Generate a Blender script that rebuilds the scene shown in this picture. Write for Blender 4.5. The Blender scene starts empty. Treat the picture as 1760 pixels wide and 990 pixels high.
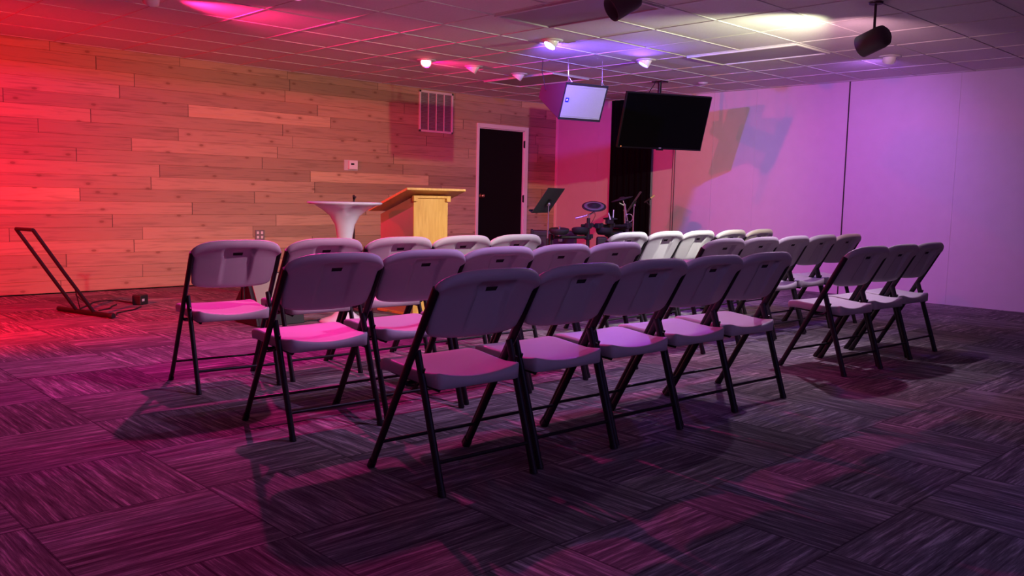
import bpy, math, random
from mathutils import Vector, Matrix
R = math.radians
PI = math.pi
SC = bpy.context.scene
COL = SC.collection

# ------------------------------------------------------------------ camera
F, YAW, PITCH, ROLL, CAM_H = 1498.36, 0.7658, 0.10442, 0.021445, 1.059
fwd = Vector((math.sin(YAW)*math.cos(PITCH), math.cos(YAW)*math.cos(PITCH), -math.sin(PITCH)))
rgt = Vector((math.cos(YAW), -math.sin(YAW), 0))
upv = rgt.cross(fwd)
r2 = rgt*math.cos(ROLL) + upv*math.sin(ROLL)
u2 = -rgt*math.sin(ROLL) + upv*math.cos(ROLL)
cam = bpy.data.objects.new('camera', bpy.data.cameras.new('camera'))
COL.objects.link(cam)
cam.matrix_world = Matrix(((r2.x, u2.x, -fwd.x, 0), (r2.y, u2.y, -fwd.y, 0), (r2.z, u2.z, -fwd.z, CAM_H), (0, 0, 0, 1)))
cam.data.sensor_width = 36; cam.data.lens = F/1760*36; cam.data.clip_start = .05
SC.camera = cam
SC.view_settings.view_transform = 'Standard'; SC.view_settings.look = 'None'
SC.view_settings.gamma = 1; SC.view_settings.use_curve_mapping = False
SC.view_settings.exposure = 0.0
w = bpy.data.worlds.new('world'); SC.world = w; w.use_nodes = True
w.node_tree.nodes['Background'].inputs[0].default_value = (.01, .008, .015, 1)
w.node_tree.nodes['Background'].inputs[1].default_value = 1

# ------------------------------------------------------------------ lights
HC = 2.458            # ceiling height
def lamp(name, loc, color, watt, aim, size=165, blend=.5, rad=.03):
    l = bpy.data.lights.new(name, 'SPOT'); l.energy = watt; l.color = color
    l.spot_size = R(size); l.spot_blend = blend; l.shadow_soft_size = rad
    o = bpy.data.objects.new(name, l); COL.objects.link(o); o.location = loc
    o.rotation_euler = (Vector(aim)-Vector(loc)).to_track_quat('-Z', 'Y').to_euler()
    return o
DOWNLIGHTS = [  # position on the ceiling, aim point, lens material
    ((5.76, 7.35), (3.6, 5.2, 0), 'glow_red'),
    ((2.60, 6.55), (3.0, 8.6, 0), 'glow_red'),
    ((5.76, 5.54), (4.3, 5.9, 0), 'glow_blue'),
    ((7.16, 5.57), (6.1, 6.4, 0), 'glow_blue'),
    ((3.20, 5.54), (2.7, 5.0, 0), 'glow_mag'),
    ((6.37, 7.30), (5.4, 8.6, 0), 'deadlens'),
    ((7.08, 7.32), (6.1, 8.7, 0), 'deadlens'),
    ((8.40, 3.64), (9.6, 4.6, 0), 'glow_blue'),  # added fixture for the lamp that tints the right wall
]
CAN_B, AIM_B = Vector((6.13, 2.78, HC-.26)), Vector((6.9, 7.0, .9))
# every lamp: name, position, aim, watts in red / green / blue, cone, blend
LAMPS = [
    ('red_downlight', (5.74, 7.35, 2.37), (9.8, 7.6, .9), (80, 0, 14), 120, 1),
    ('red_downlight', (5.74, 7.35, 2.37), (5.74, 7.3, 0), (60, 0, 5), 178, .08),
    ('red_downlight', (2.60, 6.55, 2.37), (2.6, 6.5, 0), (20, 0, 40), 178, .08),
    ('red_downlight', (2.66, 6.55, 2.36), (9.8, 7.3, 1.0), (480, 6, 70), 75, 1),
    ('added_red_wash', (.60, 6.60, 1.60), (2.6, 9.3, -.4), (860, 0, 0), 140, 1),  # added unseen lamp left of view, no fixture, reddens the planks
    ('blue_downlight', (5.70, 5.56, 2.37), (9.8, 6.0, 1.0), (60, 25, 330), 130, 1),
    ('blue_downlight', (7.10, 5.60, 2.37), (4.8, 3.6, .2), (30, 10, 115), 130, 1),
    ('blue_downlight', (8.40, 3.70, 2.35), (9.8, 5.0, 1.0), (30, 10, 60), 140, 1),  # added lamp, lifts the lavender on the right wall
    ('magenta_downlight', (3.20, 5.54, 2.37), (2.5, 4.1, .3), (340, 6, 120), 130, 1),
    ('front_spot', (3.22, 2.40, 2.28), (2.6, 9.0, .3), (104, 46, 32), 75, .7),
    ('front_spot', (3.22, 2.40, 2.28), (4.5, 6.0, .7), (160, 190, 140), 60, 1),
    ('front_spot', (3.22, 2.40, 2.28), (3.5, 4.4, .2), (80, 45, 125), 110, 1),
    ('front_spot', (6.20, 2.90, 2.15), (7.4, 8.0, 1.2), (195, 200, 130), 100, .6),
    ('front_spot', (6.20, 2.90, 2.15), (5.9, 4.7, .75), (285, 315, 320), 70, 1),
    ('front_spot', (6.20, 2.90, 2.15), (5.3, 3.7, .2), (128, 92, 148), 130, 1),
    ('front_spot', (6.20, 2.90, 2.15), (9.8, 5.0, 1.2), (110, 55, 70), 110, 1),
]
for nm, loc, aim, rgb, size, blend in LAMPS:
    e = max(rgb); lamp(nm, loc, [c/e for c in rgb], e, aim, size, blend, .03)
def area(name, loc, rot, sx, sy, rgb):
    l = bpy.data.lights.new(name, 'AREA'); l.shape = 'RECTANGLE'; l.size = sx; l.size_y = sy; l.energy = max(rgb); l.color = [c/max(rgb) for c in rgb]
    o = bpy.data.objects.new(name, l); COL.objects.link(o); o.location = loc; o.rotation_euler = rot
    return o
area('room_fill', (1.0, -1.5, 2.40), (0, 0, 0), 5, 2.5, (15, 13.5, 44))  # added unseen fill panel, stands in for dim bounced light

# ------------------------------------------------------------------ mesh tools
class MB:
    def __init__(s): s.v = []; s.f = []; s.m = []; s.sm = []
    def add(s, vs, fs, mi=0, smooth=False, M=None):
        b = len(s.v)
        s.v += [tuple(M @ Vector(p)) if M else tuple(p) for p in vs]
        for f in fs: s.f.append([b+i for i in f]); s.m.append(mi); s.sm.append(smooth)
        return s
    def box(s, c, d, mi=0, rot=None, bev=0):
        x, y, z = d[0]/2, d[1]/2, d[2]/2
        M = Matrix.Translation(Vector(c)) @ (rot.to_4x4() if rot else Matrix.Identity(4))
        if bev <= 0:
            vs = [(i*x, j*y, k*z) for i in (-1, 1) for j in (-1, 1) for k in (-1, 1)]
            return s.add(vs, [(0, 1, 3, 2), (4, 6, 7, 5), (0, 4, 5, 1), (2, 3, 7, 6), (0, 2, 6, 4), (1, 5, 7, 3)], mi, False, M)
        b = min(bev, x*.9, y*.9, z*.9); vs = []; idx = {}
        for i in (-1, 1):
            for j in (-1, 1):
                for k in (-1, 1):
                    for a, p in enumerate(((i*x, j*(y-b), k*(z-b)), (i*(x-b), j*y, k*(z-b)), (i*(x-b), j*(y-b), k*z))):
                        idx[i, j, k, a] = len(vs); vs.append(p)
        fs = []
        for sgn in (-1, 1):
            for a, q in enumerate((((-1, -1), (1, -1), (1, 1), (-1, 1)),)*3):
                face = []
                for (p1, p2) in q:
                    t = [0, 0, 0]; t[a] = sgn; o = [n for n in (0, 1, 2) if n != a]; t[o[0]] = p1; t[o[1]] = p2
                    face.append(idx[t[0], t[1], t[2], a])
                if (sgn == 1) == (a == 1): face.reverse()
                fs.append(face)
        for a in range(3):
            o = [n for n in (0, 1, 2) if n != a]
            for p1 in (-1, 1):
                for p2 in (-1, 1):
                    face = []
                    for e, ax in ((-1, o[0]), (-1, o[1]), (1, o[1]), (1, o[0])):
                        t = [0, 0, 0]; t[a] = e; t[o[0]] = p1; t[o[1]] = p2
                        face.append(idx[t[0], t[1], t[2], ax])
                    fs.append(face)
        for i in (-1, 1):
            for j in (-1, 1):
                for k in (-1, 1): fs.append([idx[i, j, k, a] for a in range(3)])
        return s.add(vs, fs, mi, False, M)
    def tube(s, pts, r, n=10, mi=0, cap=True, flat=None):
        """round or oval tube along points; r = radius or list; flat = (ref axis, scale)"""
        pts = [Vector(p) for p in pts]; m = len(pts)
        rs = r if isinstance(r, (list, tuple)) else [r]*m
        vs = []; fs = []; N = None
        for i, p in enumerate(pts):
            t = (pts[min(i+1, m-1)]-pts[max(i-1, 0)]).normalized()
            if N is None:
                ref = Vector(flat[0]) if flat else (Vector((0, 0, 1)) if abs(t.z) < .9 else Vector((1, 0, 0)))
                N = (ref - t*ref.dot(t)).normalized()
            else: N = (N - t*N.dot(t)).normalized()
            B = t.cross(N); k = flat[1] if flat else 1
            for j in range(n):
                a = 2*PI*j/n
                vs.append(p + N*math.cos(a)*rs[i]*k + B*math.sin(a)*rs[i])
        for i in range(m-1):
            for j in range(n):
                fs.append((i*n+j, i*n+(j+1) % n, (i+1)*n+(j+1) % n, (i+1)*n+j))
        s.add(vs, fs, mi, True)
        if cap:
            s.add(vs[:n], [tuple(range(n))[::-1]], mi); s.add(vs[-n:], [tuple(range(n))], mi)
        return s
    def lathe(s, prof, n=32, mi=0, M=None, smooth=True):
        vs = []; fs = []
        for r, z in prof:
            for j in range(n):
                a = 2*PI*j/n; vs.append((r*math.cos(a), r*math.sin(a), z))
        for i in range(len(prof)-1):
            for j in range(n): fs.append((i*n+j, i*n+(j+1) % n, (i+1)*n+(j+1) % n, (i+1)*n+j))
        s.add(vs, fs, mi, smooth, M)
        if prof[0][0] > 1e-4: s.add(vs[:n], [tuple(range(n))[::-1]], mi, False, M)
        if prof[-1][0] > 1e-4: s.add(vs[-n:], [tuple(range(n))], mi, False, M)
        return s
    def prism(s, poly, a, b, axis='x', mi=0):
        """poly: 2-D outline extruded from a to b along the axis (x: poly=(y,z), y: poly=(x,z), z: poly=(x,y))"""
        f = {'x': lambda p, t: (t, p[0], p[1]), 'y': lambda p, t: (p[0], t, p[1]), 'z': lambda p, t: (p[0], p[1], t)}[axis]
        n = len(poly); vs = [f(p, a) for p in poly]+[f(p, b) for p in poly]
        fs = [tuple(range(n)), tuple(range(2*n-1, n-1, -1))]+[(i, i+n, (i+1) % n+n, (i+1) % n) for i in range(n)]
        return s.add(vs, fs, mi)
    def build(s, name, mats, parent=None, bevel=0):
        me = bpy.data.meshes.new(name); me.from_pydata([tuple(v) for v in s.v], [], s.f)
        for m in (mats if isinstance(mats, (list, tuple)) else [mats]): me.materials.append(m)
        me.polygons.foreach_set('material_index', s.m); me.polygons.foreach_set('use_smooth', s.sm)
        import bmesh
        bm = bmesh.new(); bm.from_mesh(me); bmesh.ops.recalc_face_normals(bm, faces=bm.faces); bm.to_mesh(me); bm.free()
        o = bpy.data.objects.new(name, me); COL.objects.link(o)
        if parent: o.parent = parent
        if bevel:
            b = o.modifiers.new('bevel', 'BEVEL'); b.width = bevel; b.segments = 2; b.limit_method = 'ANGLE'
        return o

def tag(o, label=None, cat=None, group=None, kind=None):
    if label: o['label'] = label
    if cat: o['category'] = cat
    if group: o['group'] = group
    if kind: o['kind'] = kind
    return o
def thing(name, label, cat, loc=(0, 0, 0), rot=(0, 0, 0), group=None):
    o = bpy.data.objects.new(name, None); COL.objects.link(o); o.location = loc; o.rotation_euler = rot
    o.empty_display_size = .1
    return tag(o, label, cat, group)
def struct(o): o['kind'] = 'structure'; return o

# ------------------------------------------------------------------ materials
def mat(name, color=(.5, .5, .5), rough=.5, metal=0, spec=.5, noise=0, nscale=20, bump=0, bscale=200, emit=None, estr=1, coat=0):
    m = bpy.data.materials.new(name); m.use_nodes = True; nt = m.node_tree; b = nt.nodes['Principled BSDF']
    b.inputs['Base Color'].default_value = (*color, 1); b.inputs['Roughness'].default_value = rough
    b.inputs['Metallic'].default_value = metal; b.inputs['Specular IOR Level'].default_value = spec
    b.inputs['Coat Weight'].default_value = coat
    tc = nt.nodes.new('ShaderNodeTexCoord')
    n = nt.nodes.new('ShaderNodeTexNoise'); n.inputs['Scale'].default_value = nscale; n.inputs['Detail'].default_value = 4
    nt.links.new(tc.outputs['Object'], n.inputs['Vector'])
    mx = nt.nodes.new('ShaderNodeMix'); mx.data_type = 'RGBA'
    k = noise if noise else .04
    mx.inputs[6].default_value = (*[c*(1-k) for c in color], 1); mx.inputs[7].default_value = (*[min(1, c*(1+k)) for c in color], 1)
    nt.links.new(n.outputs['Fac'], mx.inputs[0]); nt.links.new(mx.outputs[2], b.inputs['Base Color'])
    if bump:
        n2 = nt.nodes.new('ShaderNodeTexNoise'); n2.inputs['Scale'].default_value = bscale; n2.inputs['Detail'].default_value = 2
        nt.links.new(tc.outputs['Object'], n2.inputs['Vector'])
        bp = nt.nodes.new('ShaderNodeBump'); bp.inputs['Strength'].default_value = bump; bp.inputs['Distance'].default_value = .002
        nt.links.new(n2.outputs['Fac'], bp.inputs['Height']); nt.links.new(bp.outputs[0], b.inputs['Normal'])
    if emit:
        b.inputs['Emission Color'].default_value = (*emit, 1); b.inputs['Emission Strength'].default_value = estr
    return m

class N:
    """tiny node helper"""
    def __init__(s, m): s.nt = m.node_tree
    def node(s, t, **kw):
        n = s.nt.nodes.new(t)
        for k, v in kw.items(): setattr(n, k, v)
        return n
    def link(s, a, b): s.nt.links.new(a, b)
    def math(s, op, a, b=None, c=None):
        n = s.nt.nodes.new('ShaderNodeMath'); n.operation = op
        for i, x in enumerate((a, b, c)):
            if x is None: continue
            if isinstance(x, (int, float)): n.inputs[i].default_value = x
            else: s.link(x, n.inputs[i])
        return n.outputs[0]
    def mix(s, f, a, b, blend='MIX'):
        n = s.nt.nodes.new('ShaderNodeMix'); n.data_type = 'RGBA'; n.blend_type = blend
        for i, x in ((0, f), (6, a), (7, b)):
            if isinstance(x, (int, float)): n.inputs[i].default_value = x
            elif isinstance(x, tuple): n.inputs[i].default_value = (*x, 1)
            else: s.link(x, n.inputs[i])
        return n.outputs[2]
    def ramp(s, f, stops):
        n = s.nt.nodes.new('ShaderNodeValToRGB'); cr = n.color_ramp
        while len(cr.elements) > 1: cr.elements.remove(cr.elements[-1])
        for i, (p, c) in enumerate(stops):
            e = cr.elements[0] if i == 0 else cr.elements.new(p)
            e.position = p; e.color = (*c, 1)
        s.link(f, n.inputs[0]); return n.outputs[0]
    def xyz(s, x, y, z):
        n = s.nt.nodes.new('ShaderNodeCombineXYZ')
        for i, v in enumerate((x, y, z)):
            if isinstance(v, (int, float)): n.inputs[i].default_value = v
            else: s.link(v, n.inputs[i])
        return n.outputs[0]

PITCHZ = .1315
def wood_wall_mat():
    m = bpy.data.materials.new('pine_planks'); m.use_nodes = True; h = N(m); b = m.node_tree.nodes['Principled BSDF']
    tc = h.node('ShaderNodeTexCoord'); sp = h.node('ShaderNodeSeparateXYZ'); h.link(tc.outputs['Object'], sp.inputs[0])
    x, z = sp.outputs[0], sp.outputs[2]
    row = h.math('FLOOR', h.math('DIVIDE', z, PITCHZ))
    wn = h.node('ShaderNodeTexWhiteNoise'); wn.noise_dimensions = '1D'; h.link(row, wn.inputs['W'])
    L = h.math('ADD', h.math('MULTIPLY', wn.outputs['Value'], 1.1), 1.25)
    bx = h.math('ADD', h.math('DIVIDE', x, L), h.math('MULTIPLY', wn.outputs['Value'], 37.0))
    bid = h.math('FLOOR', bx)
    wn2 = h.node('ShaderNodeTexWhiteNoise'); wn2.noise_dimensions = '2D'; h.link(h.xyz(bid, row, 0), wn2.inputs['Vector'])
    tone = h.ramp(wn2.outputs['Value'], [(0, (.33, .22, .145)), (.3, (.39, .265, .175)), (.6, (.45, .30, .20)), (.85, (.49, .33, .215)), (1, (.64, .44, .27))])
    g = h.node('ShaderNodeTexNoise'); g.inputs['Scale'].default_value = 1; g.inputs['Detail'].default_value = 5; g.inputs['Distortion'].default_value = .6
    off = h.math('MULTIPLY', wn2.outputs['Value'], 40)
    h.link(h.xyz(h.math('ADD', h.math('MULTIPLY', x, 2.2), off), 0, h.math('MULTIPLY', z, 42)), g.inputs['Vector'])
    grain = h.ramp(g.outputs['Fac'], [(.32, (.72, .70, .68)), (.5, (1, 1, 1)), (.7, (1.0, .93, .86))])
    c = h.mix(1.0, tone, grain, 'MULTIPLY')
    # knots
    v = h.node('ShaderNodeTexVoronoi'); v.inputs['Scale'].default_value = 1; v.voronoi_dimensions = '2D'
    h.link(h.xyz(h.math('ADD', h.math('MULTIPLY', x, 1.9), h.math('MULTIPLY', row, 3.7)), h.math('MULTIPLY', z, 3.8), 0), v.inputs['Vector'])
    kn = h.ramp(v.outputs['Distance'], [(0, (1, 1, 1)), (.035, (.9, .9, .9)), (.055, (.25, .25, .25)), (.12, (0, 0, 0))])
    c = h.mix(h.math('MULTIPLY', kn, .75), c, (.16, .07, .035))
    # joints between the boards of one row
    fr = h.math('FRACT', bx)
    e = h.math('LESS_THAN', h.math('MINIMUM', fr, h.math('SUBTRACT', 1, fr)), .0022)
    c = h.mix(h.math('MULTIPLY', e, .8), c, (.05, .03, .02))
    h.link(c, b.inputs['Base Color']); b.inputs['Roughness'].default_value = .62
    bp = h.node('ShaderNodeBump'); bp.inputs['Strength'].default_value = .25; bp.inputs['Distance'].default_value = .002
    h.link(g.outputs['Fac'], bp.inputs['Height']); h.link(bp.outputs[0], b.inputs['Normal'])
    return m

def carpet_mat():
    m = bpy.data.materials.new('striated_carpet_tiles'); m.use_nodes = True; h = N(m); b = m.node_tree.nodes['Principled BSDF']
    tc = h.node('ShaderNodeTexCoord'); sp = h.node('ShaderNodeSeparateXYZ'); h.link(tc.outputs['Object'], sp.inputs[0])
    T = .585
    X = h.math('DIVIDE', h.math('SUBTRACT', sp.outputs[0], 1.32), T); Y = h.math('DIVIDE', h.math('SUBTRACT', sp.outputs[1], 2.335), T)
    ix, iy = h.math('FLOOR', X), h.math('FLOOR', Y)
    par = h.math('FLOORED_MODULO', h.math('ADD', ix, iy), 2)      # quarter turn on every other tile
    def pick(a, c): return h.math('ADD', h.math('MULTIPLY', a, h.math('SUBTRACT', 1, par)), h.math('MULTIPLY', c, par))
    along = pick(Y, X); across = pick(X, Y)
    half = h.math('FLOOR', h.math('MULTIPLY', across, 2))
    wn = h.node('ShaderNodeTexWhiteNoise'); wn.noise_dimensions = '3D'; h.link(h.xyz(half, h.math('FLOOR', along), par), wn.inputs['Vector'])
    o = h.math('MULTIPLY', wn.outputs['Value'], 50)
    def streak(sa, sc, det):
        n = h.node('ShaderNodeTexNoise'); n.inputs['Scale'].default_value = 1; n.inputs['Detail'].default_value = det; n.inputs['Roughness'].default_value = .7
        h.link(h.xyz(h.math('ADD', h.math('MULTIPLY', along, sa), o), h.math('MULTIPLY', across, sc), o), n.inputs['Vector']); return n.outputs['Fac']
    s1 = streak(1.6, 26, 5); s2 = streak(3.5, 75, 3)
    s = h.math('ADD', h.math('MULTIPLY', s1, .6), h.math('MULTIPLY', s2, .4))
    c = h.ramp(s, [(.34, (.045, .036, .038)), (.47, (.135, .115, .118)), (.53, (.20, .175, .175)), (.60, (.42, .37, .36)), (.70, (.62, .55, .52))])
    br = h.math('ADD', h.math('MULTIPLY', wn.outputs['Value'], .5), .72)
    mul = h.node('ShaderNodeVectorMath'); mul.operation = 'SCALE'; h.link(c, mul.inputs[0]); h.link(br, mul.inputs['Scale'])
    def seam(q, k):
        f = h.math('FRACT', h.math('MULTIPLY', q, k)); return h.math('LESS_THAN', h.math('MINIMUM', f, h.math('SUBTRACT', 1, f)), .006*k)
    sm = h.math('MAXIMUM', seam(across, 2), seam(along, 1))
    c2 = h.mix(h.math('MULTIPLY', sm, .65), mul.outputs[0], (.02, .016, .018))
    h.link(c2, b.inputs['Base Color']); b.inputs['Roughness'].default_value = .95; b.inputs['Specular IOR Level'].default_value = .15
    n = h.node('ShaderNodeTexNoise'); n.inputs['Scale'].default_value = 420; h.link(tc.outputs['Object'], n.inputs['Vector'])
    bp = h.node('ShaderNodeBump'); bp.inputs['Strength'].default_value = .6; bp.inputs['Distance'].default_value = .004
    h.link(h.math('ADD', n.outputs['Fac'], s2), bp.inputs['Height']); h.link(bp.outputs[0], b.inputs['Normal'])
    return m

def maple_mat():
    m = bpy.data.materials.new('maple_laminate'); m.use_nodes = True; h = N(m); b = m.node_tree.nodes['Principled BSDF']
    tc = h.node('ShaderNodeTexCoord'); mp = h.node('ShaderNodeMapping'); mp.inputs['Scale'].default_value = (14, 14, 1.6); h.link(tc.outputs['Object'], mp.inputs[0])
    n = h.node('ShaderNodeTexNoise'); n.inputs['Scale'].default_value = 2.2; n.inputs['Detail'].default_value = 6; n.inputs['Distortion'].default_value = .8
    h.link(mp.outputs[0], n.inputs['Vector'])
    c = h.ramp(n.outputs['Fac'], [(.3, (.58, .27, .05)), (.5, (.66, .33, .065)), (.7, (.74, .39, .09))])
    h.link(c, b.inputs['Base Color']); b.inputs['Roughness'].default_value = .38
    return m

def tile_mat():
    m = mat('ceiling_tile', (.62, .60, .60), .9, noise=.10, nscale=60, bump=.5, bscale=160); return m

M = {
 'wood': wood_wall_mat(), 'carpet': carpet_mat(), 'maple': maple_mat(), 'tile': tile_mat(),
 'tbar': mat('ceiling_grid_paint', (.58, .56, .56), .8),
 'wall': mat('painted_wall_panel', (.56, .50, .53), .75, noise=.05, nscale=8, bump=.25, bscale=90),
 'trim': mat('white_door_trim', (.74, .68, .66), .45),
 'gap': mat('dark_joint_and_slot_shade', (.03, .02, .02), .9),
 'black': mat('black_paint', (.006, .005, .006), .5, spec=.2),
 'drape': mat('black_drape', (.004, .004, .006), .95, spec=.05),
 'plastic': mat('almond_plastic', (.52, .48, .47), .42, spec=.35, noise=.03, nscale=30, bump=.35, bscale=700),
 'frame': mat('bronze_powder_coat', (.013, .010, .012), .42, spec=.35),
 'brass': mat('brass', (.75, .55, .28), .25, 1), 'chrome': mat('chrome', (.72, .72, .74), .18, 1),
 'white': mat('white_gloss', (.80, .80, .80), .12, coat=.6),
 'sidelam': mat('lectern_side', (.42, .22, .12), .4),  # darker and browner than the front panel
 'grille': mat('speaker_grille', (.34, .38, .26), .6, noise=.12, nscale=220, bump=.5, bscale=500),
 'cab': mat('speaker_cabinet', (.035, .02, .02), .7, bump=.3, bscale=300),
 'cabblack': mat('black_cabinet', (.012, .011, .012), .6),
 'screen': mat('tv_screen', (.002, .002, .002), .22, spec=.12), 'bezel': mat('tv_bezel', (.006, .006, .007), .35, spec=.3),
 'led': mat('standby_led', (.8, .2, .1), .4, emit=(1, .18, .05), estr=4),
 'logo': mat('grey_logo', (.55, .55, .56), .35, .6), 'badge': mat('blue_badge', (.01, .02, .45), .4),
 'lens': mat('prismatic_diffuser', (.34, .31, .33), .6, noise=.05, nscale=120, bump=.4, bscale=300),
 'louver': mat('vent_louver', (.40, .38, .40), .5), 'plate': mat('outlet_plate', (.16, .12, .13), .5),
 'rubber': mat('rubber_pad', (.010, .010, .011), .75), 'padring': mat('pad_ring', (.13, .13, .14), .45),
 'deskmat': mat('music_desk', (.035, .042, .040), .5, .3), 'label': mat('paper_label', (.7, .66, .68), .6),
 'tan': mat('canister', (.06, .042, .04), .6), 'green': mat('mic_foam', (.55, .8, .25), .6), 'door': mat('door_black', (.004, .003, .004), .6, spec=.12),
 'stick': mat('drum_stick', (.8, .74, .66), .5), 'cable': mat('cable', (.012, .008, .010), .6),
}
def glow(name, c, s):
    m = mat(name, c, .5, emit=c, estr=s); return m
M['glow_red'] = glow('red_lens', (1, .12, .14), 14); M['glow_blue'] = glow('blue_lens', (.22, .35, 1), 16); M['glow_mag'] = glow('pink_lens', (1, .15, .6), 10)
M['glow_warm'] = glow('warm_lens', (1, .8, .6), 8); M['deadlens'] = mat('unlit_lens', (.25, .24, .25), .2)

# ------------------------------------------------------------------ room shell
X0, X1, Y0, Y1 = -3.2, 9.848, -3.2, 9.333
D0, D1, DZ = 8.262, 9.166, 2.022     # door opening
struct(MB().box(((X0+X1)/2, (Y0+Y1)/2, -.05), (X1-X0+.4, Y1-Y0+.4, .1)).build('floor', M['carpet']))
def planks(xa, xb, za, zb, mb):
    """v-grooved boards facing -y"""
    k = math.floor(za/PITCHZ)
    while k*PITCHZ < zb-1e-4:
        a, b = max(za, k*PITCHZ), min(zb, (k+1)*PITCHZ); g = .0035
        if b-a > .012:
            mb.prism([(Y1+.05, a), (Y1+.006, a), (Y1+.006, a+g*.5), (Y1, a+g), (Y1, b-g), (Y1+.006, b-g*.5), (Y1+.006, b), (Y1+.05, b)], xa, xb, 'x')
        k += 1
mb = MB()
planks(X0, D0-.004, 0.012, HC, mb); planks(D1+.004, X1, 0.012, HC, mb); planks(D0-.004, D1+.004, DZ, HC, mb)
mb.box(((X0+X1)/2, Y1+.09, HC/2), (X1-X0, .06, HC), 1)
struct(mb.build('wall_back', [M['wood'], M['gap']]))
struct(MB().box((X1+.05, (Y0+Y1)/2, HC/2), (.1, Y1-Y0+.2, HC)).build('wall_right', M['wall']))
struct(MB().box((X0-.05, (Y0+Y1)/2, HC/2), (.1, Y1-Y0+.2, HC)).build('wall_left', M['wall']))
struct(MB().box(((X0+X1)/2, Y0-.05, HC/2), (X1-X0+.2, .1, HC)).build('wall_front', M['wall']))
# ceiling with its grid
mb = MB(); mb.box(((X0+X1)/2, (Y0+Y1)/2, HC+.053), (X1-X0+.4, Y1-Y0+.4, .1), 0)
GX, GY = .64, .594
k = -20
for k in range(-18, 6):
    gx = 7.87+GX*k
    if X0 < gx < X1: mb.box((gx, (Y0+Y1)/2, HC+.0045), (.016, Y1-Y0, .012), 1)
for k in range(-16, 10):
    gy = 5.145+GY*k
    if Y0 < gy < Y1-.1: mb.box(((X0+X1)/2, gy, HC+.004), (X1-X0, .016, .0125), 1)
mb.box((X1-.012, (Y0+Y1)/2, HC+.004), (.024, Y1-Y0, .012), 1); mb.box(((X0+X1)/2, Y1-.012, HC+.004), (X1-X0, .024, .012), 1)
struct(mb.build('ceiling', [M['tile'], M['tbar']]))
# door
door = thing('door_1', None, None, (0, 0, 0)); door['kind'] = 'structure'
MB().box(((D0+D1)/2, Y1+.045, DZ/2), (D1-D0-.006, .04, DZ-.012)).build('door_panel', M['door'], door)
mb = MB()
mb.box((D0-.022, Y1-.009, (DZ+.058)/2), (.044, .018, DZ+.058)).box((D1+.034, Y1-.009, (DZ+.058)/2), (.068, .018, DZ+.058)).box(((D0+D1)/2, Y1-.009, DZ+.031), (D1-D0, .018, .056))
mb.box((D0+.006, Y1+.02, DZ/2), (.012, .05, DZ)).box((D1-.006, Y1+.02, DZ/2), (.012, .05, DZ)).box(((D0+D1)/2, Y1+.02, DZ-.006), (D1-D0, .05, .012))
mb.build('door_frame', M['trim'], door, .003)
for z in (1.83, 1.03, .25): MB().box((D1-.008, Y1-.004, z), (.016, .012, .10)).tube([(D1-.004, Y1-.012, z-.055), (D1-.004, Y1-.012, z+.055)], .007, 8).build('hinge', M['black'], door)
MB().lathe([(.030, 0), (.030, .006), (.012, .012), (.012, .035), (.024, .045), (.028, .058), (.020, .070), (0, .073)], 20, M=Matrix.Translation((D0+.075, Y1+.027, 1.062)) @ Matrix.Rotation(R(90), 4, 'X')).build('door_knob', M['brass'], door)
# right wall: joints, corner trim, conduit
for i, (y, wd) in enumerate(((8.487, .006), (5.9, .004), (4.706, .014), (3.5, .006))):
    if i != 2: struct(MB().box((X1-.0015, y, HC/2), (.003, wd, HC)).build('trim_%d' % (i+1), M['wall']))
    else: struct(MB().box((X1-.002, y, HC/2), (.004, wd, HC)).build('trim_%d' % (i+1), M['gap']))
struct(MB().box((X1-.006, Y1-.022, HC/2), (.012, .044, HC)).build('trim_5', M['trim']))
struct(MB().box((X1-.003, 6.515, HC/2), (.004, .004, HC)).build('trim_6', M['wall']))
tag(MB().tube([(X1-.012, 7.10, .02), (X1-.012, 7.10, HC-.01)], .0035, 8).tube([(X1-.012, 7.135, .02), (X1-.012, 7.135, HC-.01)], .0025, 8).build('wall_conduit', M['black']),
    'thin dark twin conduit running down the right wall below the television', 'conduit')
# black full-height curtain against the right wall
mb = MB(); vs = []; fs = []; n = 90; ya, yb = 7.468, 8.205
for i in range(n+1):
    t = i/n; y = ya+(yb-ya)*t
    x = X1-.045-.016*math.sin(t*2*PI*7)-.006*math.sin(t*2*PI*17+1)
    vs += [(x, y, .02), (x, y, HC-.006)]
for i in range(n): fs.append((2*i, 2*i+1, 2*i+3, 2*i+2))
mb.add(vs, fs, 0, True)
cur = mb.build('black_curtain', M['drape']); sol = cur.modifiers.new('thick', 'SOLIDIFY'); sol.thickness = .006
tag(cur, 'full-height black curtain on the right wall behind the television', 'curtain')

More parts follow.
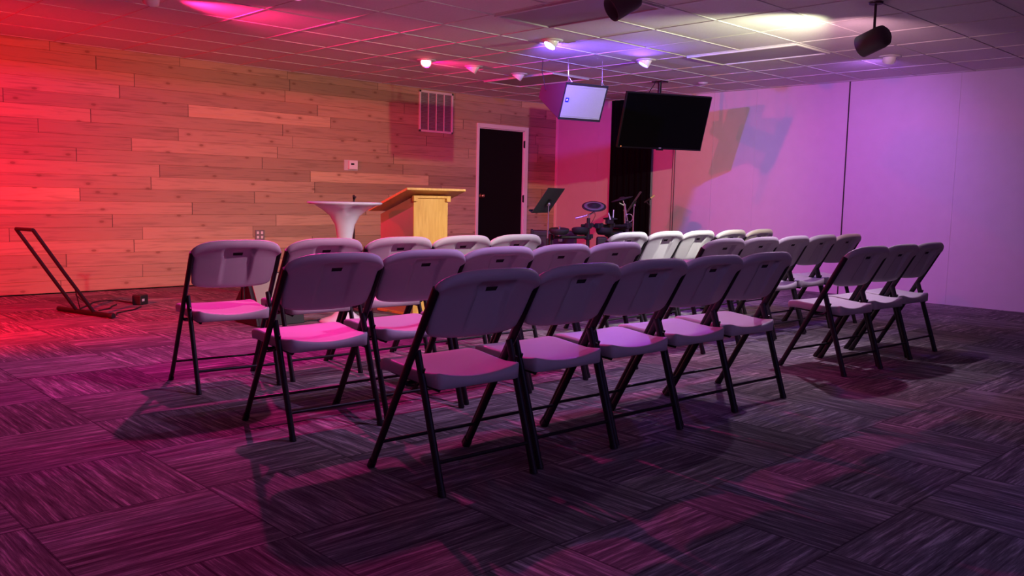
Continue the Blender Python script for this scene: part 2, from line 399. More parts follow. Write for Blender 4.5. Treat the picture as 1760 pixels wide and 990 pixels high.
# ------------------------------------------------------------------ ceiling fixtures
def troffer(x, y, label):
    t = thing('ceiling_light', label, 'ceiling light', (x, y, HC), group='unlit ceiling panel lights')
    a, b = GX/2-.012, GY-.012
    mb = MB()
    for sx in (-1, 1): mb.box((sx*(a-.012), 0, -.008), (.024, 2*b, .016))
    for sy in (-1, 1): mb.box((0, sy*(b-.012), -.008), (2*a-.048, .024, .016))
    mb.build('frame', M['tbar'], t)
    MB().box((0, 0, -.001), (2*a-.05, 2*b-.05, .010)).build('diffuser', M['lens'], t)
    return t
troffer(7.55, 7.525, 'unlit panel light in the ceiling above and behind the hanging loudspeaker')
troffer(4.99, 4.551, 'unlit panel light in the ceiling next to the dark canister spotlight')
troffer(7.55, 4.551, 'unlit panel light in the ceiling by the brightly lit tiles')
lbl = ['red-glowing eyeball downlight in the ceiling above the lectern', 'red eyeball downlight in the ceiling above the far left floor',
       'blue-glowing eyeball downlight above the middle of the front chair row', 'blue-glowing eyeball downlight nearest the television',
       'pink eyeball downlight over the left of the front chair row', 'unlit white eyeball downlight next to the red-glowing one',
       'unlit white eyeball downlight beside the panel light by the loudspeaker', 'added blue eyeball downlight close to the right wall']
for ((x, y), aim, c), lb in zip(DOWNLIGHTS, lbl):
    t = thing('downlight', lb, 'downlight', (x, y, HC), group='eyeball downlights')
    MB().lathe([(.066, 0), (.098, 0), (.098, -.004), (.090, -.010), (.066, -.012)], 32).build('flange', M['tbar'], t)
    d = (Vector(aim)-Vector((x, y, HC))).normalized()
    Q = d.to_track_quat('Z', 'Y').to_matrix().to_4x4()
    MB().lathe([(.058, -.04), (.060, .0), (.060, .058), (.056, .060), (.052, .056), (.050, .036)], 28, M=Q).build('eyeball', M['white'], t)
    lm = c
    MB().lathe([(.052, .048), (.030, .054), (0, .056)], 24, M=Q).build('lens', M[lm], t)
# canister spotlights
def canister(x, y, d, lens, label, drop=.16):
    t = thing('canister_spotlight', label, 'spotlight', (x, y, HC), group='canister spotlights')
    Q = Matrix.Translation((0, 0, -drop)) @ Vector(d).normalized().to_track_quat('Z', 'Y').to_matrix().to_4x4()
    MB().lathe([(.0, -.11), (.05, -.108), (.072, -.09), (.078, -.06), (.078, .10), (.074, .103), (.070, .10), (.068, .05), (0, .045)], 32, M=Q).build('can', M['tan'], t)
    MB().lathe([(0, .0465), (.066, .0475)], 24, M=Q).build('lens', M[lens], t)
    MB().tube([(0, 0, -drop), (0, 0, 0)], .009, 10).lathe([(.045, -.012), (.05, 0)], 24).build('stem', M['tan'], t)
canister(4.43, 3.64, (-.62, .30, -.42), 'deadlens', 'dark brown canister spotlight hanging from the ceiling at the top edge')
canister(CAN_B.x, CAN_B.y, AIM_B-CAN_B, 'glow_warm', 'lit canister spotlight near the right wall aimed at the stage', .26)

# small smoke detector / sprinkler disc
tag(MB().lathe([(0, HC-.022), (.035, HC-.020), (.055, HC-.008), (.06, HC)], 28, M=Matrix.Translation((8.94, 6.09, 0))).build('smoke_detector', M['tbar']),
    'small round smoke detector on the ceiling right of the television', 'smoke detector')

# ------------------------------------------------------------------ wall fittings
t = thing('wall_vent', 'white slatted air vent high on the wooden wall', 'vent', (7.482, Y1, 2.165))
W2, H2 = .290, .272; mb = MB()
for sx in (-1, 1): mb.box((sx*(W2-.014), -.009, 0), (.028, .018, 2*H2))
for sz in (-1, 1): mb.box((0, -.009, sz*(H2-.014)), (2*W2, .018, .028))
for k in (-1, 0, 1): mb.box((k*.134, -.009, 0), (.012, .016, 2*H2-.04))
mb.build('vent_frame', M['trim'], t, .002)
mb = MB()
for k in range(30):
    mb.box((0, -.006, -H2+.03+k*(2*H2-.06)/29), (2*W2-.05, .013, .0035), 0, Matrix.Rotation(R(35), 3, 'X'))
mb.box((0, -.0005, 0), (2*W2-.05, .001, 2*H2-.05), 1)
mb.build('louvers', [M['louver'], M['plate']], t)
t = thing('thermostat', 'small white thermostat on a backing plate on the wooden wall', 'thermostat', (6.135, Y1, 1.405))
MB().box((0, -.004, 0), (.20, .008, .130)).build('backplate', M['wall'], t, .002)
MB().box((.02, -.022, .003), (.125, .030, .108)).build('casing', M['white'], t, .005)
MB().box((.005, -.0375, .014), (.048, .001, .022)).build('display', M['black'], t)
t = thing('power_outlet', 'dark double power outlet on the wooden wall above the first front-row chair', 'outlet', (4.892, Y1, .555))
MB().box((0, -.005, 0), (.116, .010, .116)).build('cover_plate', M['plate'], t, .002)
for sx in (-1, 1):
    for sz in (-1, 1):
        MB().box((sx*.026, -.0115, sz*.026), (.026, .003, .030)).build('socket', M['label'], t)
        
# ------------------------------------------------------------------ folding chair
def lerp(a, b, t): return a+(b-a)*t
TUBE = lambda z: -.213+(.75-z)/.75*.427           # y of the frame tube at height z
def backrest_mb():
    us = [-1, -.985, -.95, -.89, -.80, -.66, -.52, -.42, -.345, -.337, -.25, -.16, -.118, -.112, 0, .112, .118, .16, .25, .337, .345, .42, .52, .66, .80, .89, .95, .985, 1]
    vs_ = [0, .02, .06, .12, .20, .30, .42, .54, .63, .655, .660, .695, .700, .72, .80, .83, .86, .90, .94, .975, 1]
    HW = .232; sl = math.sin(math.atan(.427/.75)); cl = math.cos(math.atan(.427/.75))
    def pt(u, v, side):
        au = abs(u)
        zt = .733+.070*max(0, (1-au**3.4))**(1/2.1)
        zb = .549+.040*(1-max(0, 1-au**6)**(1/3))-.006*(1-au*au)
        z = lerp(zb, zt, v)
        q = min(1, max(0, (z-.712)/.022)); x = u*(.221+.019*q*q*(3-2*q))*(1 - .035*max(0, (.35-v)/.35)**1.5)
        # thickness profile: rolled rim
        e = min(1, (1-au)/.05); ev = min(1, v/.05); et = min(1, (1-v)/.13)
        rim = math.sqrt(max(0, 1-(1-min(e, ev, et))**2))
        rear = .003+.010*rim
        if v > .8: rear += .010*math.sin(min(1, (v-.8)/.15)*PI/2)*rim
        front = .003+.009*rim
        y = TUBE(z) - .030*(1-u*u)                       # dished towards the sitter's back
        if side < 0:
            d = rear
            if au <= .345 and v < .86:                   # tapered pocket round the hand slot
                k = min(1, (.345-au)/.008)*min(1, (.86-v)/.028)
                d -= k*.021*max(0, min(1, (v-.10)/.55))
            return (x, y-d*cl, z-d*sl)
        return (x, y+front*cl, z+front*sl)
    nu, nv = len(us), len(vs_); P = []; Fc = []
    for side in (-1, 1):
        for v in vs_:
            for u in us: P.append(pt(u, v, side))
    off = nu*nv
    hole = set()
    for j in range(nv-1):
        for i in range(nu-1):
            if us[i] >= -.113 and us[i+1] <= .113 and vs_[j] >= .659 and vs_[j+1] <= .7201: hole.add((i, j)); a = j*nu+i; Fc.append((off+a, off+a+nu, off+a+nu+1, off+a+1)); continue
            a = j*nu+i; Fc.append((a, a+1, a+nu+1, a+nu)); Fc.append((off+a, off+a+nu, off+a+nu+1, off+a+1))
    dark = []
    for (i, j) in hole:
        a = j*nu+i
        base = len(P)      # shade inside the slot painted as a dark pocket, sunk into the thickness of the shell
        P.extend([tuple(lerp(P[q][c], P[off+q][c], .8) for c in range(3)) for q in (a, a+1, a+nu+1, a+nu)])
        dark.append((base, base+1, base+2, base+3))
        if (i-1, j) not in hole: dark.append((a, a+nu, base+3, base))
        if (i+1, j) not in hole: dark.append((a+1, base+1, base+2, a+nu+1))
        if (i, j-1) not in hole: dark.append((a, base, base+1, a+1))
        if (i, j+1) not in hole: dark.append((a+nu, a+nu+1, base+2, base+3))
    for i in range(nu-1):
        Fc.append((i, off+i, off+i+1, i+1)); b = (nv-1)*nu+i; Fc.append((b, b+1, off+b+1, off+b))
    for j in range(nv-1):
        a = j*nu; Fc.append((a, a+nu, off+a+nu, off+a)); b = j*nu+nu-1; Fc.append((b, off+b, off+b+nu, b+nu))
    mb = MB().add(P, Fc, 0, True)
    mb.f += [list(q) for q in dark]; mb.m += [1]*len(dark); mb.sm += [False]*len(dark)
    return mb
def seat_mb():
    us = [-1, -.975, -.93, -.86, -.7, -.45, -.2, 0, .2, .45, .7, .86, .93, .975, 1]
    vs_ = [0, .02, .05, .12, .25, .4, .55, .7, .82, .90, .95, .98, 1]
    ya, yb = -.178, .205
    P = []
    def pt(u, v, top):
        au = abs(u); hw = lerp(.194, .215, min(1, v*1.15)**.8)
        # rounded corners in plan
        cy = 1 - .06*max(0, (au-.86)/.14)**2
        x = u*hw*(1-.03*max(0, (v-.93)/.07)**2-.03*max(0, (.06-v)/.06)**2)
        y = (ya+yb)/2+(v-.5)*(yb-ya)*cy
        e = min(1, (1-au)/.055, v/.04, (1-v)/.06); rim = math.sqrt(max(0, 1-(1-e)**2))
        dish = .020*(1-u*u)*max(0, 1-((v-.42)/.60)**2)
        lift = .018*max(0, (.30-v)/.30)**1.4*(au**2)
        fall = .016*max(0, (v-.80)/.20)**2
        zt = lerp(.414, .442, v)-dish+lift-fall
        if top: return (x, y, zt-.012*(1-rim))
        return (x*.985, y, lerp(.370, .396, v)-.004*rim-fall*.6)
    nu, nv = len(us), len(vs_); Fc = []
    for top in (False, True):
        for v in vs_:
            for u in us: P.append(pt(u, v, top))
    off = nu*nv
    for j in range(nv-1):
        for i in range(nu-1):
            a = j*nu+i; Fc += [(a, a+nu, a+nu+1, a+1), (off+a, off+a+1, off+a+nu+1, off+a+nu)]
    for i in range(nu-1):
        Fc.append((i, i+1, off+i+1, off+i)); b = (nv-1)*nu+i; Fc.append((b, off+b, off+b+1, b+1))
    for j in range(nv-1):
        a = j*nu; Fc.append((a, off+a, off+a+nu, a+nu)); b = j*nu+nu-1; Fc.append((b, b+nu, off+b+nu, off+b))
    return MB().add(P, Fc, 0, True)
XT, XR = .234, .218
CH = {}
def chair_meshes():
    o = backrest_mb().build('backrest', [M['plastic'], M['gap']]); CH['backrest'] = o.data; bpy.data.objects.remove(o)
    o = seat_mb().build('seat', M['plastic']); CH['seat'] = o.data; bpy.data.objects.remove(o)
    for s, nm in ((-1, 'l'), (1, 'r')):
        mb = MB()
        mb.tube([(s*XT, TUBE(.736), .736), (s*XT, TUBE(.60), .60), (s*XT, TUBE(.4), .4), (s*XT, TUBE(.016), .016)], [.0185, .0185, .0175, .0165], 12, flat=((1, 0, 0), .64))
        mb.tube([(s*XT, TUBE(.03), .03), (s*XT, TUBE(.0)+.004, .0)], .0185, 12, flat=((1, 0, 0), .75))
        o = mb.build('leg', M['frame']); CH['fleg'+nm] = o.data; bpy.data.objects.remove(o)
        mb = MB()
        top = (s*XR, TUBE(.50), .50); bot = (s*XR, -.234, .0)
        mid = tuple(lerp(top[i], bot[i], .96) for i in range(3))
        mb.tube([top, mid], .0170, 12, flat=((1, 0, 0), .70)); mb.tube([mid, bot], .0185, 12, flat=((1, 0, 0), .75))
        mb.tube([(s*(XT+.008), TUBE(.495), .495), (s*(XR-.008), TUBE(.495), .495)], .006, 8)
        o = mb.build('leg', M['frame']); CH['rleg'+nm] = o.data; bpy.data.objects.remove(o)
        # bent link rod under the seat
        mb = MB(); xl = s*(XT-.0155)
        mb.tube([(s*XT, TUBE(.385), .385), (xl, TUBE(.36)-.02, .362), (xl, TUBE(.36)-.075, .368), (xl, TUBE(.36)-.10, .385), (s*XR, TUBE(.36)-.125, .440)], .0055, 8)
        o = mb.build('link_rod', M['frame']); CH['link'+nm] = o.data; bpy.data.objects.remove(o)
    zf = .114
    o = MB().tube([(-XT, TUBE(zf), zf), (XT, TUBE(zf), zf)], .0075, 10).build('stretcher', M['frame']); CH['fs'] = o.data; bpy.data.objects.remove(o)
    ty = TUBE(.50); yr = lerp(-.234, ty, zf/.5)
    o = MB().tube([(-XR, yr, zf), (XR, yr, zf)], .0075, 10).build('stretcher', M['frame']); CH['rs'] = o.data; bpy.data.objects.remove(o)
    mb = MB()
    for s in (-1, 1): mb.tube([(s*.180, .150, .384), (s*.180, -.03, .372), (s*.180, -.155, .364)], .0085, 8)
    mb.tube([(-XT, TUBE(.366), .366), (XT, TUBE(.366), .366)], .0075, 10)
    o = mb.build('seat_frame', M['frame']); CH['sf'] = o.data; bpy.data.objects.remove(o)
chair_meshes()
def chair(x, y, yaw, label, group):
    t = thing('folding_chair', label, 'chair', (x, y, 0), (0, 0, R(yaw)), group)
    for nm, k in (('backrest', 'backrest'), ('seat', 'seat'), ('leg', 'flegl'), ('leg', 'flegr'), ('leg', 'rlegl'), ('leg', 'rlegr'),
                  ('stretcher', 'fs'), ('stretcher', 'rs'), ('link_rod', 'linkl'), ('link_rod', 'linkr'), ('seat_frame', 'sf')):
        o = bpy.data.objects.new(nm, CH[k]); COL.objects.link(o); o.parent = t
    return t
ORD5 = ['leftmost', 'second from left', 'middle', 'second from right', 'rightmost']
def row(name, block, pts, ords, extra):
    for (x, y, a), o in zip(pts, ords):
        chair(x, y, a, 'beige folding chair, %s in the %s of the %s block%s' % (o, {'front': 'front row', 'middle': 'middle row', 'rear': 'row nearest the camera'}[name], block, extra), '%s row of folding chairs, %s block' % (name, block))
row('front', 'left', [(2.165, 4.535, -7), (2.684, 4.53, -3), (3.20, 4.53, -2), (3.706, 4.54, -1), (4.20, 4.55, -1)], ORD5, '')
row('middle', 'left', [(2.085, 3.48, -3), (2.592, 3.50, -3), (3.092, 3.52, -2.5), (3.592, 3.555, -2), (4.088, 3.575, -2)], ORD5, '')
row('rear', 'left', [(2.13, 2.53, -3), (2.624, 2.54, -2), (3.112, 2.55, -3), (3.605, 2.565, -3), (4.103, 2.575, -4)], ORD5, '')
row('front', 'right', [(5.43, 4.55, 0), (5.93, 4.56, 0), (6.43, 4.58, 0), (6.98, 4.60, 1), (7.49, 4.61, 1)], ORD5, '')
row('middle', 'right', [(5.33, 3.605, -2), (5.835, 3.62, -2), (6.34, 3.635, -1), (6.845, 3.655, -1), (7.345, 3.67, -1)], ORD5, '')
row('rear', 'right', [(5.385, 2.60, -5), (5.885, 2.61, -4), (6.385, 2.63, -3)], ['leftmost', 'second from left', 'third from left'], '')

# ------------------------------------------------------------------ television
t = thing('television', 'large black flat-screen television hung from the ceiling on a black pole', 'television', (8.382, 6.209, 1.956), (.333, 0, -.420))
MB().box((0, .022, 0), (1.11, .040, .65)).box((0, .055, -.02), (.62, .04, .38)).build('casing', M['bezel'], t, .004)
MB().box((0, .0015, .004), (1.085, .003, .618)).build('screen', M['screen'], t)
MB().box((0, .001, -.3185), (1.108, .004, .010)).build('lower_bezel', M['bezel'], t)
MB().box((0, -.0015, -.308), (.032, .002, .011)).box((-.0, .004, -.330), (.09, .02, .012), 1).build('logo_plate', [M['logo'], M['bezel']], t)
MB().lathe([(0, 0), (.004, .0008), (.005, .003)], 12, M=Matrix.Translation((-.513, -.002, -.304)) @ Matrix.Rotation(R(90), 4, 'X')).build('standby_light', M['led'], t)
def world_part(o, root):          # part modelled in room coordinates under a turned root
    o.matrix_parent_inverse = (Matrix.Translation(root.location) @ root.rotation_euler.to_matrix().to_4x4() @ Matrix.Diagonal((*root.scale, 1))).inverted(); return o
world_part(MB().tube([(8.56, 6.44, 2.02), (8.56, 6.44, HC-.01)], .022, 16).build('ceiling_pole', M['bezel'], t), t)
world_part(MB().box((8.56, 6.44, HC-.006), (.14, .14, .012)).build('ceiling_plate', M['bezel'], t), t)
world_part(MB().box((8.467, 6.399, 2.028), (.14, .30, .14), rot=(Matrix.Rotation(-.42, 3, 'Z') @ Matrix.Rotation(.333, 3, 'X'))).build('bracket', M['bezel'], t), t)
tag(MB().tube([(8.46, 6.42, HC-.002), (8.42, 6.42, 2.40), (8.34, 6.40, 2.34), (8.25, 6.38, 2.26)], .005, 6).build('television_cable', M['cable']), 'thin dark cable curving from the ceiling down behind the television', 'cable')

# ------------------------------------------------------------------ hanging loudspeaker
def wedge_speaker(root, W, prof, back):
    """prof: side outline (y back, z up) with the grille on the edge from the last to the first point"""
    MB().prism(prof, -W/2, W/2, 'x').build('cabinet', back, root, .006)
sp = thing('hanging_speaker', 'grey-grilled wedge loudspeaker hung from the ceiling left of the television', 'loudspeaker', (6.709, 6.0, 2.018), (.373, 0, -.249)); sp.scale = (.957,)*3
wedge_speaker(sp, .536, [(0, .200), (.46, .038), (.468, -.100), (0, -.190)], M['cab'])
MB().box((0, -.004, .196), (.536, .012, .014)).box((0, -.004, -.186), (.536, .012, .014)).box((-.262, -.004, .005), (.012, .012, .38)).box((.262, -.004, .005), (.012, .012, .38)).build('grille_frame', M['cabblack'], sp)
MB().box((0, -.006, .004), (.500, .010, .345)).box((0, -.012, .160), (.496, .004, .003)).box((0, -.012, -.150), (.496, .004, .003)).build('grille', M['grille'], sp, .003)
MB().box((-.212, -.0125, .02), (.040, .003, .046)).build('badge', M['badge'], sp)
MB().lathe([(0, .003), (.010, .001), (.011, 0)], 10, M=Matrix.Translation((-.212, -.014, .02)) @ Matrix.Rotation(R(90), 4, 'X')).build('emblem', M['label'], sp)
world_part(MB().tube([(6.5363, 6.0578, 2.2103), (6.5315, 6.0435, 2.2466), (6.5363, 6.0578, HC)], .003, 6).tube([(6.5076, 6.0100, 2.1940), (6.5315, 6.0387, 2.2562)], .003, 6).tube([(6.5650, 6.0004, 2.1892), (6.5344, 6.0406, 2.2562)], .003, 6).build('hanging_wire', M['chrome'], sp), sp)
world_part(MB().tube([(6.9095, 5.9238, 2.1892), (6.9143, 5.9334, HC)], .003, 6).tube([(6.8808, 5.9238, 2.1892), (6.9124, 5.9305, 2.2466)], .003, 6).tube([(6.9383, 5.9143, 2.1892), (6.9124, 5.9305, 2.2466)], .003, 6).build('hanging_wire', M['chrome'], sp), sp)
tag(MB().tube([(6.5076, 6.3353, 2.1509), (6.5076, 6.3736, 2.2849), (6.4885, 6.3736, 2.3423), (6.5076, 6.3832, HC)], .004, 6).build('speaker_cable', M['cable']), 'dark cable rising from the back of the hanging loudspeaker', 'cable')

# ------------------------------------------------------------------ lectern
t = thing('lectern', 'maple lectern with a wide slanted reading top', 'lectern', (4.62, 6.05, 0))
bw, bd = .38, .49
sl = .205/.60
body = [(0, 0), (bd, 0), (bd, 1.035-bd*sl*1.0), (0, 1.045)]
mb = MB(); mb.prism([(.012, .02), (bd, .02), (bd, 1.045-bd*sl), (.012, 1.045-.012*sl)], 0.0, .018, 'x').prism([(.012, .02), (bd, .02), (bd, 1.045-bd*sl), (.012, 1.045-.012*sl)], bw-.018, bw, 'x')
mb.box((bw/2, bd/2, .03), (bw-.036, bd-.03, .02)); mb.build('side_panels', M['sidelam'], t)
MB().box((bw/2, .006, .53), (bw, .012, 1.02)).build('front_panel', M['maple'], t, .002)
MB().box((bw/2, -.006, 1.040), (bw+.03, .024, .022)).box((.006, -.008, 1.025), (.045, .028, .05)).box((bw-.006, -.008, 1.025), (.045, .028, .05)).build('front_trim', M['maple'], t, .003)
MB().box((bw/2, bd/2, .01), (bw+.04, bd+.04, .02)).build('plinth', M['maple'], t, .002)
ang = math.atan(sl)
mb = MB(); mb.box((bw/2, .20, 1.067-.20*sl+.012), (.655, .60, .022), rot=Matrix.Rotation(-ang, 3, 'X')); mb.build('reading_top', M['maple'], t, .004)
MB().box((bw/2, .49, 1.067-.49*sl+.030), (.655, .018, .03), rot=Matrix.Rotation(-ang, 3, 'X')).build('book_ledge', M['maple'], t, .002)

# ------------------------------------------------------------------ tulip table
t = thing('tulip_table', 'tall white tulip table with a flared pedestal left of the lectern', 'table', (3.98, 6.14, 0))
MB().lathe([(.0, .010), (.21, .0), (.215, .006), (.18, .022), (.11, .045), (.06, .09), (.042, .18), (.040, .35), (.046, .52), (.060, .68), (.082, .80), (.125, .875), (.19, .925), (.26, .958), (.295, .966)], 48).build('pedestal', M['white'], t)
MB().lathe([(0, .964), (.285, .964), (.305, .972), (.308, .980), (.300, .988), (0, .990)], 48).build('tabletop', M['white'], t)
t = thing('microphone_stand', 'slim dark microphone stand behind the tulip table', 'microphone stand', (4.36, 6.58, 0))
MB().tube([(0, 0, .02), (0, 0, 1.02)], .009, 10).build('pole', M['frame'], t)
MB().lathe([(.13, 0), (.13, .012), (.03, .03), (.012, .045)], 28).build('base', M['frame'], t)
MB().tube([(0, 0, 1.01), (-.025, -.035, 1.035)], .011, 10).tube([(.0, 0, 1.0), (.02, .0, 1.03)], .007, 8).build('clip', M['frame'], t)

# ------------------------------------------------------------------ floor wedge monitor
t = thing('floor_monitor', 'black wedge stage monitor with pale grille behind the front-left chairs', 'loudspeaker', (3.24, 6.23, 0))
MB().prism([(0, 0), (.40, 0), (.40, .18), (.20, .41), (.02, .09)], .02, .42, 'x').build('cabinet', M['cabblack'], t, .006)
MB().prism([(0, 0.008), (.395, .008), (.19, .405), (.03, .10)], 0, .018, 'x').build('side_panel', M['cabblack'], t)
MB().add([(.03, .016, .105), (.41, .016, .105), (.41, .188, .395), (.03, .188, .395), (.03, .006, .111), (.41, .006, .111), (.41, .178, .401), (.03, .178, .401)],
         [(0, 1, 2, 3), (4, 7, 6, 5), (0, 4, 5, 1), (1, 5, 6, 2), (2, 6, 7, 3), (3, 7, 4, 0)]).build('grille', M['grille'], t)
for dx in (.10, .16): MB().tube([(-.005, .07+dx, .10), (-.02, .07+dx, .10), (-.02, .12+dx*.6, .30), (-.005, .12+dx*.6, .30)], .007, 8).build('handle', M['frame'], t)

# ------------------------------------------------------------------ music stands
def music_stand(loc, ya, tilt, h, label, poleto=0.0, w=.46, dh=.30):
    t = thing('music_stand', label, 'music stand', (loc[0], loc[1], 0), (0, 0, 0), 'music stands')
    MB().tube([(0, 0, .12), (0, 0, h*.62)], .012, 12).build('lower_tube', M['frame'], t)
    MB().tube([(0, 0, h*.60), (0, 0, h)], .008, 12).build('upper_tube', M['chrome'], t)
    MB().lathe([(0, -.024), (.018, -.016), (.024, 0), (.018, .016), (0, .024)], 16, M=Matrix.Translation((0, 0, h))).build('knuckle', M['chrome'], t)
    for k in range(3):
        a = 2*PI*k/3+.4
        MB().tube([(0, 0, .20), (.10*math.cos(a), .10*math.sin(a), .15), (.30*math.cos(a), .30*math.sin(a), .012)], .008, 8).build('leg', M['frame'], t)
    d = MB(); d.box((0, 0, 0), (w, .004, dh)).box((0, -.022, -dh/2), (w, .045, .004)).box((0, -.044, -dh/2+.006), (w, .003, .014))
    o = d.build('desk', M['deskmat'], t); o.location = (0, 0, h+.04); o.rotation_euler = (tilt, 0, ya)
    o2 = MB().box((0, .012, -.02), (.05, .02, .08)).build('desk_bracket', M['frame'], t); o2.location = (0, 0, h+.04); o2.rotation_euler = (tilt, 0, ya)
    return t
music_stand((6.925, 6.655), R(200), R(-35), .985, 'black music stand by the door, desk seen from behind', w=.46, dh=.33)
music_stand((8.787, 6.944), R(215), R(-32), .985, 'black music stand in front of the black curtain', w=.44, dh=.31)

# ------------------------------------------------------------------ electronic drum kit
dk = thing('electronic_drum_kit', 'black electronic drum kit on a tubular rack with round rubber pads', 'drum kit', (7.67, 6.72, 0))
def L(p): return (p[0]-7.67, p[1]-6.72, p[2])
rx, ry = rgt.x, rgt.y      # sideways as seen from the chairs
def pole(a, b, r, m, nm): return MB().tube([L(a), L(b)], r, 12).build(nm, M[m], dk)
def off(p, s=0, d=0, z=0): return (p[0]+rx*s+.69*d, p[1]+ry*s+.72*d, p[2]+z)
post = (7.67, 6.72, .83)
pole((7.67, 6.72, 0.01), post, .021, 'frame', 'rack_post'); pole((8.24, 6.60, .01), (8.24, 6.60, .80), .021, 'frame', 'rack_post')
pole((7.62, 6.78, .74), (8.26, 6.58, .74), .018, 'frame', 'rack_bar'); pole((7.30, 6.97, .60), (7.67, 6.72, .61), .019, 'frame', 'rack_bar')
pole((7.30, 6.97, .01), (7.30, 6.97, .64), .021, 'frame', 'rack_post'); pole((8.24, 6.60, .70), (8.15, 6.88, .70), .018, 'frame', 'rack_bar')
for p in ((7.67, 6.72, .74), (7.67, 6.72, .61), (8.24, 6.60, .74), (7.30, 6.97, .60), (7.80, 6.68, .74), (7.98, 6.65, .74)):
    MB().box(L(p), (.062, .062, .062)).box(L((p[0]+.03, p[1]-.03, p[2]+.01)), (.03, .03, .05)).build('clamp', M['cabblack'], dk, .008)
for p in ((7.67, 6.72, .01), (8.24, 6.60, .01), (7.30, 6.97, .01)):
    MB().lathe([(.03, 0), (.03, .03), (.022, .04)], 12, M=Matrix.Translation(L((p[0], p[1], 0)))).build('rubber_foot', M['rubber'], dk)
pole((7.574, 6.832, .823), (7.675, 6.718, .869), .006, 'chrome', 'cymbal_arm'); pole((7.675, 6.718, .83), (7.675, 6.718, .88), .012, 'chrome', 'cymbal_arm'); pole((7.675, 6.718, .869), (7.717, 6.67, .904), .009, 'chrome', 'cymbal_arm')
pole((7.717, 6.67, .895), (7.715, 6.674, .955), .010, 'chrome', 'cymbal_arm')
def pad(c, r, tilt, az, mats, nm='cymbal_pad', th=.012, ring=True):
    n = Vector((math.sin(tilt)*math.cos(az), math.sin(tilt)*math.sin(az), math.cos(tilt)))
    Q = Matrix.Translation(L(c)) @ n.to_track_quat('Z', 'Y').to_matrix().to_4x4()
    o = MB().lathe([(0, -th), (r*.9, -th*.6), (r, -.002), (r*.985, .004), (r*.72, .010), (r*.30, .016), (r*.22, .026), (0, .032)], 36, M=Q).build(nm, M['rubber'], dk)
    if ring: MB().lathe([(r*.60, .0126), (r*.82, .0085), (r*.82, .0100), (r*.60, .0141), (r*.60, .0126)], 36, M=Q).build('pad_ring', M['padring'], o)
    return o
tc = math.atan2(-.69, -.72)
pad((7.711, 6.676, .965), .142, R(24), tc, None)
pad((7.99, 6.658, .823), .085, R(4), tc, None, ring=False)
pad((8.304, 6.748, 1.055), .135, R(16), math.atan2(.72, -.69), None, ring=False)
def drum(c, r, h, tilt, az=tc, m='rubber'):
    n = Vector((math.sin(tilt)*math.cos(az), math.sin(tilt)*math.sin(az), math.cos(tilt)))
    Q = Matrix.Translation(L(c)) @ n.to_track_quat('Z', 'Y').to_matrix().to_4x4()
    return MB().lathe([(0, -h), (r*.75, -h), (r*.93, -h*.55), (r, 0), (r, .012), (r*.94, .018), (r*.9, .012), (0, .010)], 36, M=Q).build('drum_pad', M[m], dk)
drum((7.60, 6.78, .692), .10, .05, R(-12)); drum((7.908, 6.677, .690), .10, .05, R(-10)); drum((7.30, 6.834, .69), .115, .045, R(6)); drum((8.12, 6.72, .66), .12, .05, R(8))
pole((7.30, 6.834, .62), (7.30, 6.834, .735), .014, 'chrome', 'pad_rod')
pole((8.313, 6.736, 1.04), (8.325, 6.72, .98), .006, 'chrome', 'cymbal_arm'); pole((8.285, 6.77, 1.01), (8.335, 6.715, .975), .012, 'chrome', 'cymbal_arm')
pole((8.325, 6.72, 1.0), (8.335, 6.71, .70), .011, 'chrome', 'cymbal_arm'); pole((8.328, 6.718, .976), (8.365, 6.68, .72), .008, 'chrome', 'cymbal_arm')
pole((7.99, 6.658, .82), (7.99, 6.658, .74), .007, 'chrome', 'cymbal_arm')
MB().tube([L((8.362+.045*math.cos(a)*.7, 6.676-.045*math.cos(a)*.7, .83+.05*math.sin(a))) for a in [2*PI*i/16 for i in range(17)]], .005, 6).build('hoop', M['chrome'], dk)
MB().box(L((7.93, 6.62, .79)), (.10, .05, .05)).build('sound_module', M['cabblack'], dk, .006)
MB().box(L((7.81, 6.63, .31)), (.12, .08, .61), rot=Matrix.Rotation(R(-35), 3, 'Z')).build('kick_tower', M['cabblack'], dk, .02)
MB().tube([L(p) for p in ((7.717, 6.67, .90), (7.72, 6.66, .86), (7.70, 6.68, .80), (7.69, 6.70, .76))], .003, 6).build('trigger_cable', M['cable'], dk)
tag(MB().tube([(8.009, 6.634, .775), (8.012, 6.630, .93)], [.008, .006], 8).build('drumstick', M['stick']), 'pale drumstick standing upright on the drum rack', 'drumstick', None)
tag(MB().tube([(7.91, 6.59, .815), (7.895, 6.61, .895)], [.008, .006], 8).build('drumstick', M['stick']), 'pale drumstick leaning between the drum pads', 'drumstick', None)
# cases behind
t = thing('equipment_case', 'black road case standing left of the drum kit by the door', 'case', (7.78, 7.38, 0), (0, 0, R(-44)))
MB().box((.0, 0, .335), (.54, .34, .64)).build('shell', M['cabblack'], t, .01)
for sx in (-1, 1):
    for sy in (-1, 1): MB().box((sx*.262, sy*.162, .335), (.03, .03, .655)).build('corner_edge', M['frame'], t, .003)
MB().box((.08, -.178, .56), (.05, .014, .06)).build('latch', M['chrome'], t, .003)
MB().box((0, -.174, .60), (.50, .006, .012)).build('rim', M['frame'], t)
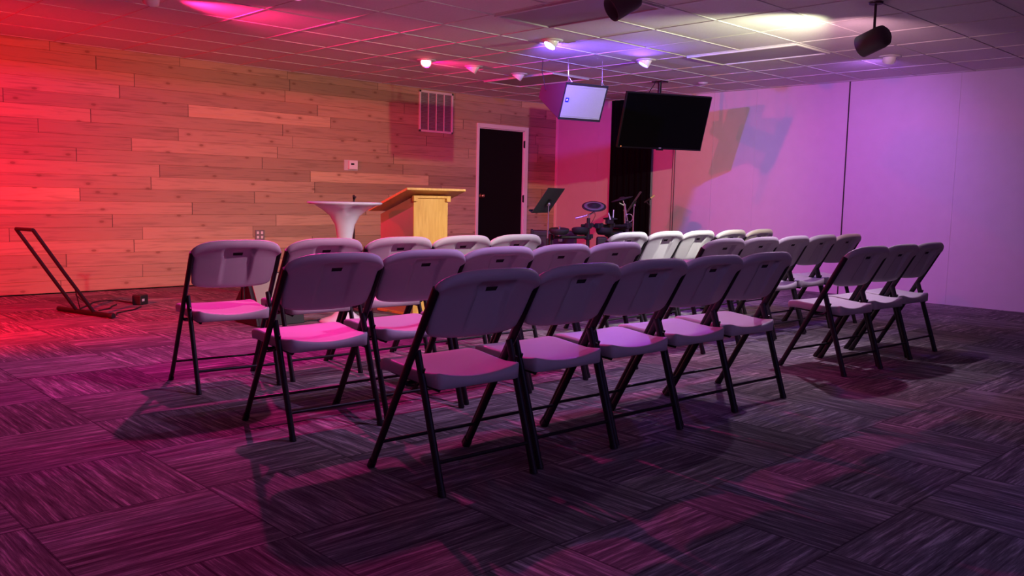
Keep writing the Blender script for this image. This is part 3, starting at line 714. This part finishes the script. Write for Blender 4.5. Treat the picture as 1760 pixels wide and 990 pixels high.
# microphone on boom
t = thing('boom_microphone', 'microphone with a yellow-green tip on a thin black stand before the curtain', 'microphone', (9.32, 7.10, 0))
MB().tube([(0, 0, .02), (0, 0, .98), (-.04, .03, 1.03)], .007, 8).build('stand', M['frame'], t)
MB().lathe([(.12, 0), (.12, .012), (.02, .03)], 24).build('base', M['frame'], t)
MB().tube([(-.055, .05, 1.02), (.0, -.01, 1.075)], [.010, .014], 10).build('body', M['frame'], t)
MB().tube([(.0, -.01, 1.075), (.035, -.045, 1.115)], [.012, .013], 10).build('tip', M['green'], t)

# ------------------------------------------------------------------ far left: stand, adapter, cables
t = thing('keyboard_stand', 'black folding stand with a floor bar and two struts by the wooden wall', 'stand', (2.44, 7.66, 0))
MB().tube([(-.10, .38, .022), (.09, -.31, .022)], .022, 14).build('floor_bar', M['frame'], t)
MB().lathe([(.026, 0), (.028, .03), (.020, .045)], 16, M=Matrix.Translation((.087, -.30, .022)) @ Vector((.265, -.96, 0)).to_track_quat('Z', 'Y').to_matrix().to_4x4()).build('end_cap', M['rubber'], t)
MB().tube([(.035, -.10, .02), (-.19, -.12, .36), (-.42, -.14, .72)], .015, 12).build('strut', M['frame'], t)
MB().tube([(-.03, .13, .02), (-.25, .11, .36), (-.48, .09, .72)], .015, 12).build('strut', M['frame'], t)
MB().tube([(-.02, .08, .03), (-.12, -.11, .25)], .004, 6).tube([(-.04, .13, .16), (.03, -.08, .05)], .004, 6).build('brace', M['frame'], t)
MB().tube([(-.42, -.14, .72), (-.48, .09, .72)], .014, 12).build('cross_bar', M['frame'], t)
t = thing('power_adapter', 'small black power adapter with a pale label lying on the carpet', 'adapter', (3.05, 8.10, 0), (0, 0, R(35)))
MB().box((0, 0, .045), (.12, .09, .09)).build('body', M['cabblack'], t, .01)
MB().box((-.02, -.0455, .045), (.035, .002, .022)).build('sticker', M['label'], t)
tag(MB().tube([(2.48, 8.0, .006), (2.62, 8.22, .006), (2.76, 8.45, .006), (2.90, 8.52, .006), (2.98, 8.40, .006), (3.02, 8.16, .01)], .007, 6).build('power_cable', M['cable']), 'dark cable looping on the carpet from the stand to the adapter', 'cable')
tag(MB().tube([(2.62, 7.48, .006), (2.66, 7.60, .006), (2.86, 7.74, .006), (2.98, 7.90, .006)], .006, 6).build('power_cable', M['cable']), 'thin dark cable on the carpet in front of the stand, ending near the adapter', 'cable')
tag(MB().tube([(2.60, 7.84, .006), (2.72, 7.93, .006), (2.78, 8.06, .006), (2.86, 8.16, .006)], .006, 6).build('power_cable', M['cable']), 'short dark cable with a plug on the carpet between stand and adapter', 'cable')
tag(MB().tube([(3.62, 6.285, .006), (3.98, 6.29, .006), (4.35, 6.265, .006), (4.56, 6.58, .006)], .006, 6).build('floor_cable', M['cable']), 'thin dark cable across the carpet at the foot of the lectern', 'cable')
